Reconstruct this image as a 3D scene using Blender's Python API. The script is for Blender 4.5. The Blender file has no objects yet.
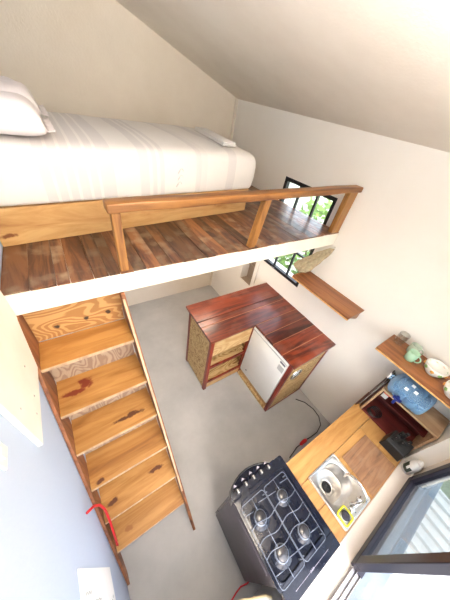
import bpy, bmesh, math, random
from mathutils import Vector, Matrix, noise
random.seed(7)
sc = bpy.context.scene
COL = sc.collection
PI = math.pi
FILL_UP, SKY, EXPO, FILL_LOFT = 58., .66, .92, 10.

# ------------------------------------------------------------------ materials
def new_mat(name):
    m = bpy.data.materials.new(name); m.use_nodes = True
    nt = m.node_tree
    return m, nt, nt.nodes, nt.links, nt.nodes['Principled BSDF']

def setp(b, rough=.5, metal=0, coat=0, spec=.5, trans=0, ior=1.45):
    b.inputs['Roughness'].default_value = rough
    b.inputs['Metallic'].default_value = metal
    b.inputs['Coat Weight'].default_value = coat
    b.inputs['Specular IOR Level'].default_value = spec
    b.inputs['Transmission Weight'].default_value = trans
    b.inputs['IOR'].default_value = ior

def ramp(ns, stops, interp='LINEAR'):
    r = ns.new('ShaderNodeValToRGB'); r.color_ramp.interpolation = interp
    el = r.color_ramp.elements
    while len(el) < len(stops): el.new(.5)
    for e, (p, c) in zip(el, stops):
        e.position = p; e.color = (c[0], c[1], c[2], 1)
    return r

def plain(name, col, rough=.5, metal=0, coat=0, var=.04, scale=12, bump=0., spec=.5):
    m, nt, ns, lk, b = new_mat(name); setp(b, rough, metal, coat, spec)
    tc = ns.new('ShaderNodeTexCoord'); n = ns.new('ShaderNodeTexNoise')
    n.inputs['Scale'].default_value = scale; n.inputs['Detail'].default_value = 4
    lk.new(tc.outputs['Object'], n.inputs['Vector'])
    r = ramp(ns, [(.3, [max(0, c * (1 - var)) for c in col]), (.7, [min(1, c * (1 + var)) for c in col])])
    lk.new(n.outputs['Fac'], r.inputs['Fac']); lk.new(r.outputs['Color'], b.inputs['Base Color'])
    if bump:
        bp = ns.new('ShaderNodeBump'); bp.inputs['Strength'].default_value = bump; bp.inputs['Distance'].default_value = .01
        lk.new(n.outputs['Fac'], bp.inputs['Height']); lk.new(bp.outputs['Normal'], b.inputs['Normal'])
    return m

def plaster(name, col, stain=None, amt=.25, rough=.85, fine=60, bump=.25):
    m, nt, ns, lk, b = new_mat(name); setp(b, rough, spec=.3)
    tc = ns.new('ShaderNodeTexCoord')
    n1 = ns.new('ShaderNodeTexNoise'); n1.inputs['Scale'].default_value = 1.7; n1.inputs['Detail'].default_value = 7; n1.inputs['Roughness'].default_value = .62
    n2 = ns.new('ShaderNodeTexNoise'); n2.inputs['Scale'].default_value = fine; n2.inputs['Detail'].default_value = 3
    lk.new(tc.outputs['Object'], n1.inputs['Vector']); lk.new(tc.outputs['Object'], n2.inputs['Vector'])
    s = stain or [c * .8 for c in col]
    r = ramp(ns, [(.35, col), (.75, [c * (1 - amt) + d * amt for c, d in zip(col, s)])])
    lk.new(n1.outputs['Fac'], r.inputs['Fac'])
    lk.new(r.outputs['Color'], b.inputs['Base Color'])
    bp = ns.new('ShaderNodeBump'); bp.inputs['Strength'].default_value = bump; bp.inputs['Distance'].default_value = .004
    ad = ns.new('ShaderNodeMath'); ad.operation = 'ADD'
    lk.new(n1.outputs['Fac'], ad.inputs[0]); lk.new(n2.outputs['Fac'], ad.inputs[1])
    lk.new(ad.outputs[0], bp.inputs['Height']); lk.new(bp.outputs['Normal'], b.inputs['Normal'])
    return m

def wood(name, c1, c2, axis='x', scale=1., rough=.5, coat=0., island=.25, dark=None, rings=0., spots=(), contrast=(.40, .60), patches=None):
    """grained wood; island = per plank value variation; spots = (x,y,z,radius,stretch axis) dark marks; patches = (colour, amount)"""
    m, nt, ns, lk, b = new_mat(name); setp(b, rough, coat=coat)
    b.inputs['Coat Roughness'].default_value = .18
    tc = ns.new('ShaderNodeTexCoord'); geo = ns.new('ShaderNodeNewGeometry')
    off = ns.new('ShaderNodeVectorMath'); off.operation = 'MULTIPLY_ADD'
    cmb = ns.new('ShaderNodeCombineXYZ')
    for i in range(3): lk.new(geo.outputs['Random Per Island'], cmb.inputs[i])
    lk.new(cmb.outputs[0], off.inputs[0]); off.inputs[1].default_value = (7.3, 3.1, 5.7)
    lk.new(tc.outputs['Object'], off.inputs[2])
    mp = ns.new('ShaderNodeMapping')
    s = [15 * scale] * 3; s['xyz'.index(axis)] = 1.5 * scale
    mp.inputs['Scale'].default_value = s
    lk.new(off.outputs[0], mp.inputs['Vector'])
    n = ns.new('ShaderNodeTexNoise'); n.inputs['Scale'].default_value = 1.; n.inputs['Detail'].default_value = 6
    n.inputs['Roughness'].default_value = .62; n.inputs['Distortion'].default_value = 1.2
    lk.new(mp.outputs[0], n.inputs['Vector'])
    fac = n.outputs['Fac']
    if rings:
        mp2 = ns.new('ShaderNodeMapping'); s2 = [4.5 * scale] * 3; s2['xyz'.index(axis)] = 1.8 * scale
        mp2.inputs['Scale'].default_value = s2; lk.new(off.outputs[0], mp2.inputs['Vector'])
        n2 = ns.new('ShaderNodeTexNoise'); n2.inputs['Scale'].default_value = 1.; n2.inputs['Detail'].default_value = 1.5
        lk.new(mp2.outputs[0], n2.inputs['Vector'])
        mu = ns.new('ShaderNodeMath'); mu.operation = 'MULTIPLY'; mu.inputs[1].default_value = 95.
        lk.new(n2.outputs['Fac'], mu.inputs[0])
        si = ns.new('ShaderNodeMath'); si.operation = 'SINE'; lk.new(mu.outputs[0], si.inputs[0])
        ma = ns.new('ShaderNodeMath'); ma.operation = 'MULTIPLY_ADD'; ma.inputs[1].default_value = rings
        lk.new(si.outputs[0], ma.inputs[0]); lk.new(fac, ma.inputs[2]); fac = ma.outputs[0]
    st = [(contrast[0], c2), (contrast[1], c1)]
    if dark: st = [(contrast[0] - .12, dark)] + st
    r = ramp(ns, st); lk.new(fac, r.inputs['Fac'])
    out = r.outputs['Color']
    if patches:
        n3 = ns.new('ShaderNodeTexNoise'); n3.inputs['Scale'].default_value = patches[2]; n3.inputs['Detail'].default_value = 5
        lk.new(off.outputs[0], n3.inputs['Vector'])
        r3 = ramp(ns, [(.5, (0, 0, 0)), (.68, (patches[1],) * 3)]); lk.new(n3.outputs['Fac'], r3.inputs['Fac'])
        mx = ns.new('ShaderNodeMix'); mx.data_type = 'RGBA'
        lk.new(r3.outputs['Color'], mx.inputs['Factor']); lk.new(out, mx.inputs['A']); mx.inputs['B'].default_value = (*patches[0], 1)
        out = mx.outputs['Result']
    if island:
        hs = ns.new('ShaderNodeHueSaturation'); mr = ns.new('ShaderNodeMapRange')
        mr.inputs['To Min'].default_value = 1 - island; mr.inputs['To Max'].default_value = 1 + island
        lk.new(geo.outputs['Random Per Island'], mr.inputs['Value']); lk.new(mr.outputs[0], hs.inputs['Value'])
        lk.new(out, hs.inputs['Color']); out = hs.outputs['Color']
    for (px, py, pz, rad, k, colr) in spots:
        sub = ns.new('ShaderNodeVectorMath'); sub.operation = 'SUBTRACT'; sub.inputs[1].default_value = (px, py, pz)
        lk.new(tc.outputs['Object'], sub.inputs[0])
        ml = ns.new('ShaderNodeVectorMath'); ml.operation = 'MULTIPLY'; ml.inputs[1].default_value = k
        lk.new(sub.outputs[0], ml.inputs[0])
        ln = ns.new('ShaderNodeVectorMath'); ln.operation = 'LENGTH'; lk.new(ml.outputs[0], ln.inputs[0])
        nn = ns.new('ShaderNodeTexNoise'); nn.inputs['Scale'].default_value = 28.; nn.inputs['Detail'].default_value = 3
        lk.new(tc.outputs['Object'], nn.inputs['Vector'])
        m2 = ns.new('ShaderNodeMath'); m2.operation = 'MULTIPLY_ADD'; m2.inputs[1].default_value = rad * 2.2
        lk.new(nn.outputs['Fac'], m2.inputs[0]); lk.new(ln.outputs['Value'], m2.inputs[2])
        mr = ns.new('ShaderNodeMapRange'); mr.inputs['From Min'].default_value = rad * 1.75; mr.inputs['From Max'].default_value = rad * 2.25
        mr.inputs['To Min'].default_value = 1; mr.inputs['To Max'].default_value = 0
        lk.new(m2.outputs[0], mr.inputs['Value'])
        mx = ns.new('ShaderNodeMix'); mx.data_type = 'RGBA'; lk.new(mr.outputs[0], mx.inputs['Factor'])
        lk.new(out, mx.inputs['A']); mx.inputs['B'].default_value = (*colr, 1); out = mx.outputs['Result']
    lk.new(out, b.inputs['Base Color'])
    bp = ns.new('ShaderNodeBump'); bp.inputs['Strength'].default_value = .12; bp.inputs['Distance'].default_value = .002
    lk.new(n.outputs['Fac'], bp.inputs['Height']); lk.new(bp.outputs['Normal'], b.inputs['Normal'])
    return m

def clear_glass(name, tint=(1, 1, 1), gloss=.12, rough=.02):
    m, nt, ns, lk, b = new_mat(name); ns.remove(b)
    t = ns.new('ShaderNodeBsdfTransparent'); t.inputs['Color'].default_value = (*tint, 1)
    g = ns.new('ShaderNodeBsdfGlossy'); g.inputs['Roughness'].default_value = rough
    lw = ns.new('ShaderNodeLayerWeight'); lw.inputs['Blend'].default_value = gloss * 2
    mx = ns.new('ShaderNodeMixShader'); lk.new(lw.outputs['Facing'], mx.inputs[0])
    lk.new(t.outputs[0], mx.inputs[1]); lk.new(g.outputs[0], mx.inputs[2])
    lk.new(mx.outputs[0], ns['Material Output'].inputs['Surface'])
    return m

M = {}
M['cream'] = plaster('cream_plaster', (.80, .735, .64), (.58, .49, .385), .35)
M['white_wall'] = plaster('white_plaster', (.87, .84, .785), (.73, .65, .56), .22)
M['ceil'] = plaster('ceiling_plaster', (.84, .79, .71), (.58, .51, .42), .35)
M['skylight_wall'] = plaster('skylight_tinted_plaster', (.48, .57, .745), (.55, .62, .745), .4)  # blue cast of the skylight is put into the plaster colour
M['white_paint'] = plain('white_paint', (.86, .83, .76), .6, var=.04, scale=7, bump=.05)
M['cement'] = plaster('cement_floor', (.45, .45, .445), (.30, .30, .30), .75, rough=.42, fine=25, bump=.06)
M['sill'] = plaster('sill_plaster', (.72, .63, .55), (.60, .53, .47), .5)
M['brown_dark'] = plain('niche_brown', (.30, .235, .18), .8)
M['black_frame'] = plain('black_frame', (.012, .012, .016), .35, spec=.5)
M['dark_alu'] = plain('dark_aluminium', (.016, .013, .022), .35, metal=.1)
M['grey_alu'] = plain('grey_aluminium', (.42, .40, .40), .35, metal=.7)
M['glass'] = clear_glass('window_glass', (.95, .98, .98), .03)
M['tinted'] = clear_glass('tinted_glass', (.66, .70, .70), .03)
RUST = (.20, .03, .012); BRK = (.10, .03, .01)
M['deck'] = wood('deck_planks', (.20, .082, .030), (.095, .032, .013), 'y', .8, .42, .2, .50, (.035, .014, .009), contrast=(.44, .57), patches=((.27, .20, .13), .75, 8.))
M['pine'] = wood('honey_pine', (.80, .50, .20), (.60, .31, .09), 'x', .8, .5, .1, .08, (.36, .15, .04))
M['rail'] = wood('rail_wood', (.29, .125, .032), (.165, .06, .014), 'x', .9, .45, .15, .10, (.10, .03, .01))
M['post'] = wood('post_wood', (.35, .165, .042), (.20, .08, .018), 'z', .9, .45, .15, .10, (.10, .03, .01))
M['board'] = wood('bed_board', (.56, .345, .145), (.42, .22, .075), 'x', .6, .55, 0, .05, (.24, .10, .035))
def rel(l): return [(x, y - .6, z, r, k, c) for x, y, z, r, k, c in l]
M['tread1'] = wood('tread_wood', (.50, .255, .075), (.37, .165, .04), 'x', .8, .5, .1, .10, (.27, .11, .028),
    spots=rel([(-.165, 1.035, 1.552, .042, (1, 1.0, 1), RUST), (-.235, .995, 1.552, .030, (.34, 1.5, 1), RUST), (.03, .815, 1.282, .014, (.12, 1.0, 1), BRK),
               (.04, .82, 1.282, .020, (.5, 1.0, 1), BRK), (.10, .56, .678, .018, (.3, 1, 1), BRK),
               (-.24, .525, .678, .017, (.4, 1, 1), BRK), (-.26, .61, .988, .016, (.5, 1, 1), BRK), (-.2, .36, .364, .02, (.6, 1, 1), (.30, .12, .03))]))
M['riser_ply'] = wood('riser_plywood', (.52, .30, .12), (.36, .17, .055), 'x', 1.3, .6, 0, .0, None, rings=.32,
    spots=rel([(-.20, 1.23, 1.926, .017, (1, 0, 1), (.05, .025, .015)), (-.043, 1.23, 1.938, .020, (1, 0, 1), (.05, .025, .015)), (.085, 1.23, 1.942, .017, (1, 0, 1), (.05, .025, .015))]))
M['riser_grey'] = wood('raw_plywood', (.42, .30, .21), (.30, .19, .13), 'z', 1.6, .7, 0, .08, None, rings=.18)
M['stringer'] = wood('stringer_wood', (.30, .12, .05), (.15, .055, .025), 'z', .8, .55, .05, .1, (.06, .025, .012))
M['edge_ply'] = wood('stringer_edge', (.60, .43, .27), (.46, .30, .18), 'z', 1, .6, 0, .05)
M['mahog'] = wood('red_hardwood', (.175, .030, .010), (.075, .013, .006), 'x', .7, .30, .25, .38, (.04, .008, .004), contrast=(.43, .58), patches=((.30, .17, .13), .22, 4.))
M['mahog_frame'] = wood('red_frame', (.26, .035, .015), (.12, .014, .008), 'z', .8, .4, .2, .12)
M['seam'] = plain('wood_filler', (.34, .14, .06), .6)
M['osb'] = wood('yellow_plywood', (.60, .42, .20), (.45, .28, .10), 'x', 1.2, .6, 0, .06, (.25, .12, .035), rings=.12)
M['ply_light'] = wood('pale_plywood', (.60, .40, .19), (.48, .27, .10), 'x', .9, .55, 0, .06, None, rings=.1)
M['work'] = wood('worktop_wood', (.48, .255, .085), (.36, .17, .048), 'x', .7, .45, .15, .12, (.30, .12, .03), rings=.015)
M['rough'] = wood('rough_board', (.33, .165, .082), (.22, .105, .052), 'x', 1.6, .75, 0, 0, (.09, .045, .026), patches=((.30, .18, .11), .5, 9.))
M['shelf'] = wood('shelf_wood', (.30, .115, .035), (.19, .062, .017), 'y', .8, .4, .2, .05, (.12, .035, .01))
M['maroon'] = wood('maroon_wood', (.16, .028, .022), (.085, .014, .012), 'y', .9, .5, .1, .1)
M['box_top'] = wood('pale_box_top', (.50, .34, .20), (.37, .23, .125), 'y', .9, .55, 0, .05, None, rings=.05)
M['sheet'] = None
M['pillow'] = plain('pillow_cotton', (.80, .75, .76), .9, var=.03, scale=20)
M['white_cloth'] = plain('white_cloth', (.84, .82, .80), .9, var=.02, scale=30, bump=.1)
M['paper'] = plain('white_paper', (.86, .86, .86), .8, var=.01)
M['ink'] = plain('grey_ink', (.50, .50, .50), .8)
M['print'] = plain('grey_print', (.62, .60, .61), .9)
M['khaki'] = plain('khaki_cloth', (.46, .38, .25), .95, var=.2, scale=35, bump=.3)
M['fridge'] = plain('fridge_white', (.80, .79, .74), .32, var=.015, coat=.3)
M['fridge_seal'] = plain('fridge_seal', (.45, .45, .42), .6)
M['badge'] = plain('grey_badge', (.12, .12, .14), .4)
M['chrome'] = plain('chrome', (.82, .82, .82), .16, metal=1, var=.02)
M['steel'] = plain('stainless_steel', (.66, .64, .61), .30, metal=1, var=.05, scale=40)
M['black_enamel'] = plain('black_enamel', (.007, .009, .018), .14, coat=.15, spec=.4, var=.2)
M['stove_side'] = plain('stove_side', (.052, .042, .052), .42, coat=.1, var=.25, scale=8)
M['black_plastic'] = plain('black_plastic', (.015, .015, .016), .35)
M['grate'] = plain('grate_wire', (.15, .17, .21), .38, metal=.6)
M['knob'] = plain('knob_silver', (.62, .60, .58), .3, metal=.8)
M['cap'] = plain('burner_cap', (.03, .03, .034), .18, coat=.5)
M['strip'] = plain('emblem_silver', (.30, .28, .33), .4, metal=.3)
M['jug'] = None
M['tap_blue'] = plain('tap_blue', (.012, .02, .16), .3)
M['green_mug'] = plain('green_ceramic', (.33, .52, .36), .25, coat=.4, var=.06)
M['grey_green'] = plain('grey_green_ceramic', (.36, .43, .33), .25, coat=.4, var=.06)
M['bowl'] = plain('white_ceramic', (.82, .80, .75), .2, coat=.5, var=.01)
M['flower'] = plain('orange_flower', (.70, .34, .05), .4)
M['leaf_dec'] = plain('leaf_decoration', (.20, .36, .10), .4)
M['drink_glass'] = clear_glass('drinking_glass', (.97, .98, .96), .10)
M['yellow'] = plain('yellow_plastic', (.74, .70, .03), .4)
M['grey_plastic'] = plain('grey_plastic', (.45, .45, .42), .5)
M['scrub'] = plain('dark_scrubber', (.035, .03, .04), .7, var=.4, scale=80, bump=.3)
M['red_plastic'] = plain('red_plastic', (.60, .02, .025), .4)
M['white_plastic'] = plain('white_plastic', (.84, .83, .82), .35)
M['dark_green'] = plain('dark_green_hole', (.03, .045, .035), .6)
M['cream_edge'] = plain('cream_edge', (.80, .68, .40), .5)
M['dark_brown'] = plain('dark_brown_board', (.07, .03, .022), .4, var=.3)
M['roof'] = plain('white_ribbed_metal', (.50, .50, .49), .45, var=.03)
M['stucco'] = plaster('blue_grey_stucco', (.13, .16, .20), (.24, .27, .30), .9, fine=40, bump=1.)
M['ground'] = plain('ground_earth', (.32, .34, .24), .9, var=.4, scale=3)
M['leaf'] = plain('bush_leaf', (.14, .24, .05), .6, var=.5, scale=5)
M['bark'] = plain('bark', (.12, .08, .05), .8)
M['fill_glow'] = None

def striped_sheet():
    m, nt, ns, lk, b = new_mat('striped_sheet'); setp(b, .92, spec=.2)
    tc = ns.new('ShaderNodeTexCoord'); sx = ns.new('ShaderNodeSeparateXYZ'); lk.new(tc.outputs['Object'], sx.inputs[0])
    mr = ns.new('ShaderNodeMapRange'); mr.inputs['From Min'].default_value = -.4; mr.inputs['From Max'].default_value = 1.7
    lk.new(sx.outputs['X'], mr.inputs['Value'])
    W = (.80, .775, .755); G = (.71, .685, .68); L = (.76, .735, .72)
    seq = [(-.4, W), (-.05, G), (0., W), (.012, G), (.055, W), (.07, G), (.115, W), (.13, G), (.18, W), (.195, G), (.235, W), (.25, G), (.335, W),
           (.50, G), (.565, W), (.585, G), (.625, W), (.645, G), (.675, W), (.95, G), (1.0, L), (1.06, W), (1.27, G), (1.36, W)]
    r = ramp(ns, [((p + .4) / 2.1, c) for p, c in seq], 'CONSTANT')
    lk.new(mr.outputs[0], r.inputs['Fac']); lk.new(r.outputs['Color'], b.inputs['Base Color'])
    n = ns.new('ShaderNodeTexNoise'); n.inputs['Scale'].default_value = 9; n.inputs['Detail'].default_value = 3
    lk.new(tc.outputs['Object'], n.inputs['Vector'])
    bp = ns.new('ShaderNodeBump'); bp.inputs['Strength'].default_value = .12; bp.inputs['Distance'].default_value = .02
    lk.new(n.outputs['Fac'], bp.inputs['Height']); lk.new(bp.outputs['Normal'], b.inputs['Normal'])
    return m
M['sheet'] = striped_sheet()

def jug_mat():
    m, nt, ns, lk, b = new_mat('blue_jug_plastic'); ns.remove(b)
    t = ns.new('ShaderNodeBsdfTransparent'); t.inputs['Color'].default_value = (.80, .90, .98, 1)
    d = ns.new('ShaderNodeBsdfPrincipled'); d.inputs['Base Color'].default_value = (.34, .56, .80, 1); d.inputs['Roughness'].default_value = .12
    mx = ns.new('ShaderNodeMixShader'); lw = ns.new('ShaderNodeLayerWeight'); lw.inputs['Blend'].default_value = .35
    mr = ns.new('ShaderNodeMapRange'); mr.inputs['To Min'].default_value = .30; mr.inputs['To Max'].default_value = .75
    lk.new(lw.outputs['Facing'], mr.inputs['Value']); lk.new(mr.outputs[0], mx.inputs[0])
    lk.new(t.outputs[0], mx.inputs[1]); lk.new(d.outputs[0], mx.inputs[2])
    lk.new(mx.outputs[0], ns['Material Output'].inputs['Surface'])
    return m
M['jug'] = jug_mat()
def water_mat():
    m, nt, ns, lk, b = new_mat('blue_water'); ns.remove(b)
    t = ns.new('ShaderNodeBsdfTransparent'); t.inputs['Color'].default_value = (.55, .72, .90, 1)
    g = ns.new('ShaderNodeBsdfPrincipled'); g.inputs['Base Color'].default_value = (.07, .22, .42, 1); g.inputs['Roughness'].default_value = .05
    mx = ns.new('ShaderNodeMixShader'); mx.inputs[0].default_value = .6
    lk.new(t.outputs[0], mx.inputs[1]); lk.new(g.outputs[0], mx.inputs[2]); lk.new(mx.outputs[0], ns['Material Output'].inputs['Surface'])
    return m
M['water'] = water_mat()
def glow():
    m, nt, ns, lk, b = new_mat('fill_diffuser')
    b.inputs['Base Color'].default_value = (.9, .88, .84, 1)
    b.inputs['Emission Color'].default_value = (1, .90, .76, 1); b.inputs['Emission Strength'].default_value = 6.
    return m
M['fill_glow'] = glow()

# ------------------------------------------------------------------ geometry helpers
class B:
    """collects shapes into one mesh"""
    def __init__(s): s.bm = bmesh.new(); s.mi = 0
    def _f(s, vs):
        try: f = s.bm.faces.new(vs); f.material_index = s.mi; return f
        except ValueError: return None
    def hexa(s, p):      # 8 corners: bottom 4 ccw, top 4 ccw
        v = [s.bm.verts.new(q) for q in p]
        for i in ((3, 2, 1, 0), (4, 5, 6, 7), (0, 1, 5, 4), (1, 2, 6, 5), (2, 3, 7, 6), (3, 0, 4, 7)): s._f([v[j] for j in i])
        return s
    def box(s, x0, x1, y0, y1, z0, z1):
        return s.hexa([(x0, y0, z0), (x1, y0, z0), (x1, y1, z0), (x0, y1, z0), (x0, y0, z1), (x1, y0, z1), (x1, y1, z1), (x0, y1, z1)])
    def prism(s, poly, d0, d1, axis='z'):
        def P(a, b, d): return {'z': (a, b, d), 'x': (d, a, b), 'y': (a, d, b)}[axis]
        a = [s.bm.verts.new(P(u, w, d0)) for u, w in poly]; c = [s.bm.verts.new(P(u, w, d1)) for u, w in poly]
        n = len(poly); s._f(a[::-1]); s._f(c)
        for i in range(n): s._f([a[i], a[(i + 1) % n], c[(i + 1) % n], c[i]])
        return s
    def rings(s, rs, cap=True, closed=False):
        vs = [[s.bm.verts.new(p) for p in r] for r in rs]; n = len(rs[0])
        for a, c in zip(vs, vs[1:]):
            for i in range(n): s._f([a[i], a[(i + 1) % n], c[(i + 1) % n], c[i]])
        if closed:
            a, c = vs[-1], vs[0]
            for i in range(n): s._f([a[i], a[(i + 1) % n], c[(i + 1) % n], c[i]])
        elif cap:
            s._f(vs[0][::-1]); s._f(vs[-1])
        return s
    def lathe(s, prof, c=(0, 0, 0), axis='z', n=24, cap=True):   # prof: (radius, height)
        rs = []
        for r, h in prof:
            ring = []
            for i in range(n):
                a = 2 * PI * i / n; u, w = r * math.cos(a), r * math.sin(a)
                q = {'z': (u, w, h), 'x': (h, u, w), 'y': (w, h, u)}[axis]
                ring.append((c[0] + q[0], c[1] + q[1], c[2] + q[2]))
            rs.append(ring)
        return s.rings(rs, cap)
    def tube(s, pts, r, n=8, closed=False):
        pts = [Vector(p) for p in pts]; rs = []; up = None
        for i, p in enumerate(pts):
            a = pts[i - 1] if (i or closed) else p; c = pts[(i + 1) % len(pts)] if (i < len(pts) - 1 or closed) else p
            t = (c - a).normalized()
            if up is None: up = t.orthogonal().normalized()
            u = (up - t * up.dot(t)); u = u.normalized() if u.length > 1e-6 else t.orthogonal().normalized(); up = u
            w = t.cross(u)
            rs.append([tuple(p + u * r * math.cos(2 * PI * k / n) + w * r * math.sin(2 * PI * k / n)) for k in range(n)])
        return s.rings(rs, True, closed)
    def grid(s, fn, nu, nv, thick=0.):
        vs = [[s.bm.verts.new(fn(i / nu, j / nv)) for j in range(nv + 1)] for i in range(nu + 1)]
        for i in range(nu):
            for j in range(nv): s._f([vs[i][j], vs[i + 1][j], vs[i + 1][j + 1], vs[i][j + 1]])
        return s
    def make(s, name, mats, parent=None, bevel=0, seg=2, smooth=False, solid=0, sub=0):
        bmesh.ops.recalc_face_normals(s.bm, faces=s.bm.faces)
        me = bpy.data.meshes.new(name)
        if parent is not None: bmesh.ops.translate(s.bm, vec=-world_loc(parent), verts=s.bm.verts)
        s.bm.to_mesh(me); s.bm.free()
        for m in (mats if isinstance(mats, (list, tuple)) else [mats]): me.materials.append(m)
        o = bpy.data.objects.new(name, me); COL.objects.link(o)
        if parent is not None: o.parent = parent
        if smooth:
            for p in me.polygons: p.use_smooth = True
        if solid:
            md = o.modifiers.new('solid', 'SOLIDIFY'); md.thickness = solid; md.offset = 0
        if sub:
            md = o.modifiers.new('sub', 'SUBSURF'); md.levels = sub; md.render_levels = sub
        if bevel:
            md = o.modifiers.new('bevel', 'BEVEL'); md.width = bevel; md.segments = seg; md.limit_method = 'ANGLE'; md.angle_limit = math.radians(40)
            if seg > 2:
                for p in me.polygons: p.use_smooth = True
        return o

def world_loc(o):
    v = Vector((0, 0, 0))
    while o is not None: v += o.location; o = o.parent
    return v
def tag(o, label, cat, group=None):
    o['label'] = label; o['category'] = cat
    if group: o['group'] = group
    return o
def thing(name, loc, label, cat, group=None):
    o = bpy.data.objects.new(name, None); o.empty_display_size = .1; COL.objects.link(o); o.location = loc
    return tag(o, label, cat, group)
def struct(o): o['kind'] = 'structure'; return o
def copy_tree(o, parent=None):
    c = o.copy(); COL.objects.link(c)
    if parent is not None: c.parent = parent
    for ch in list(o.children): copy_tree(ch, c)
    return c
def arc(cx, cy, r, a0, a1, n): return [(cx + r * math.cos(math.radians(a0 + (a1 - a0) * i / n)), cy + r * math.sin(math.radians(a0 + (a1 - a0) * i / n))) for i in range(n + 1)]
def rrect(x0, x1, y0, y1, r, n=6):
    return arc(x1 - r, y1 - r, r, 0, 90, n) + arc(x0 + r, y1 - r, r, 90, 180, n) + arc(x0 + r, y0 + r, r, 180, 270, n) + arc(x1 - r, y0 + r, r, 270, 360, n)

# ------------------------------------------------------------------ the room
XL, XR, YB, YF = -.34, 2.32, 3.33, -.54
ZD = 2.264; YL = 1.1675
def ceil_z(x, y): return 3.153 - .322 * (x - 2.28) + .03 * (y - YB)
def wall(name, mat, axis, p0, p1, us, ztop, holes):
    """wall slab between p0 and p1 on its normal axis; us = (u0,u1); ztop(u,inner); holes = (u0,u1,z0,z1)"""
    b = B()
    cu = sorted({us[0], us[1], *[h[0] for h in holes], *[h[1] for h in holes]})
    cz = sorted({0., *[h[2] for h in holes], *[h[3] for h in holes]}) + [None]
    for u0, u1 in zip(cu, cu[1:]):
        for z0, z1 in zip(cz, cz[1:]):
            if any(h[0] <= u0 and u1 <= h[1] and h[2] <= z0 and z1 is not None and z1 <= h[3] for h in holes): continue
            def P(p, u, z): return (p, u, z) if axis == 'x' else (u, p, z)
            t = lambda u, p: z1 if z1 is not None else (ceil_z(p, u) if axis == 'x' else ceil_z(u, p))
            b.hexa([P(p0, u0, z0), P(p1, u0, z0), P(p1, u1, z0), P(p0, u1, z0), P(p0, u0, t(u0, p0)), P(p1, u0, t(u0, p1)), P(p1, u1, t(u1, p1)), P(p0, u1, t(u1, p0))])
    bmesh.ops.remove_doubles(b.bm, verts=b.bm.verts, dist=1e-5)
    seen = {}
    for f in list(b.bm.faces):
        k = tuple(sorted(v.index for v in f.verts)) if False else frozenset(f.verts)
        seen.setdefault(k, []).append(f)
    bmesh.ops.delete(b.bm, geom=[f for fs in seen.values() if len(fs) > 1 for f in fs], context='FACES_ONLY')
    return struct(b.make(name, mat))

struct(B().box(XL - .2, XR + .2, YF - .2, YB + .2, -.1, 0).make('floor', M['cement']))
W1 = (1.347, 2.098, 1.398, 2.539)          # window in the right wall (y0,y1,z0,z1)
NI = (2.18, 2.455, .80, 1.95)             # recess under the loft
wall('wall_right', M['white_wall'], 'x', XR, XR + .2, (YF - .2, YB + .2), None, [W1, NI])
wall('wall_back', M['cream'], 'y', YB, YB + .2, (XL - .2, XR), None, [])
WF = (-.25, 1.99, .931, 2.45)            # kitchen window in the front wall
wall('wall_left', M['skylight_wall'], 'x', XL - .2, XL, (YF - .2, YB), None, [])
wall('wall_front', M['white_wall'], 'y', YF - .2, YF, (XL, XR), None, [WF])
b = B(); x0, x1, y0, y1 = XL - .2, XR + .2, YF - .2, YB + .2
b.hexa([(x0, y0, ceil_z(x0, y0)), (x1, y0, ceil_z(x1, y0)), (x1, y1, ceil_z(x1, y1)), (x0, y1, ceil_z(x0, y1)),
        (x0, y0, ceil_z(x0, y0) + .12), (x1, y0, ceil_z(x1, y0) + .12), (x1, y1, ceil_z(x1, y1) + .12), (x0, y1, ceil_z(x0, y1) + .12)])
struct(b.make('ceiling', M['ceil']))
# recess lining and trim strip under the loft
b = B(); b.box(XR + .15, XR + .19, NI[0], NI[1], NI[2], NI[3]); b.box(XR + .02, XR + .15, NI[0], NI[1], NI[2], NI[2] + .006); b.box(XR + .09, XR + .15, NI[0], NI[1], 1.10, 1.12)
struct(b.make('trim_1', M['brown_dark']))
struct(B().box(XR - .02, XR, 2.09, 2.14, .0, 2.1).make('trim_2', M['white_wall'], bevel=.003))
struct(B().box(XR - .035, XR - .0, YB - .035, YB, 0, ceil_z(XR, YB) - .002).make('trim_3', M['cream'], bevel=.008, seg=3))   # rounded plaster in the corner

# window in the right wall
win = struct(bpy.data.objects.new('window_1', None)); COL.objects.link(win); win.location = (XR + .03, 1.69, W1[2])
b = B(); X0, X1 = XR + .003, XR + .055; y0, y1, z0, z1 = W1; f = .042
b.box(X0, X1, y0, y0 + f, z0, z1); b.box(X0, X1, y1 - f, y1, z0, z1); b.box(X0, X1, y0 + f, y1 - f, z0, z0 + f); b.box(X0, X1, y0 + f, y1 - f, z1 - f, z1)
for yy in (1.592, 1.848): b.box(X0 + .01, X1 - .01, yy - .011, yy + .011, z0 + f, z1 - f)
for zz in (1.79,): b.box(X0 + .011, X1 - .011, y0 + f, y1 - f, zz - .011, zz + .011)
struct(b.make('window_frame', M['black_frame'], win, bevel=.002))
struct(B().box(X0 + .024, X0 + .028, y0 + f, y1 - f, z0 + f, z1 - f).make('window_pane', M['glass'], win))
struct(B().tube([(XR - .004, 1.86, W1[2] + .02), (XR - .018, 1.86, W1[2] + .02), (XR - .018, 1.80, W1[2] + .022)], .007).make('window_latch', M['grey_alu'], win, smooth=True))

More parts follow.
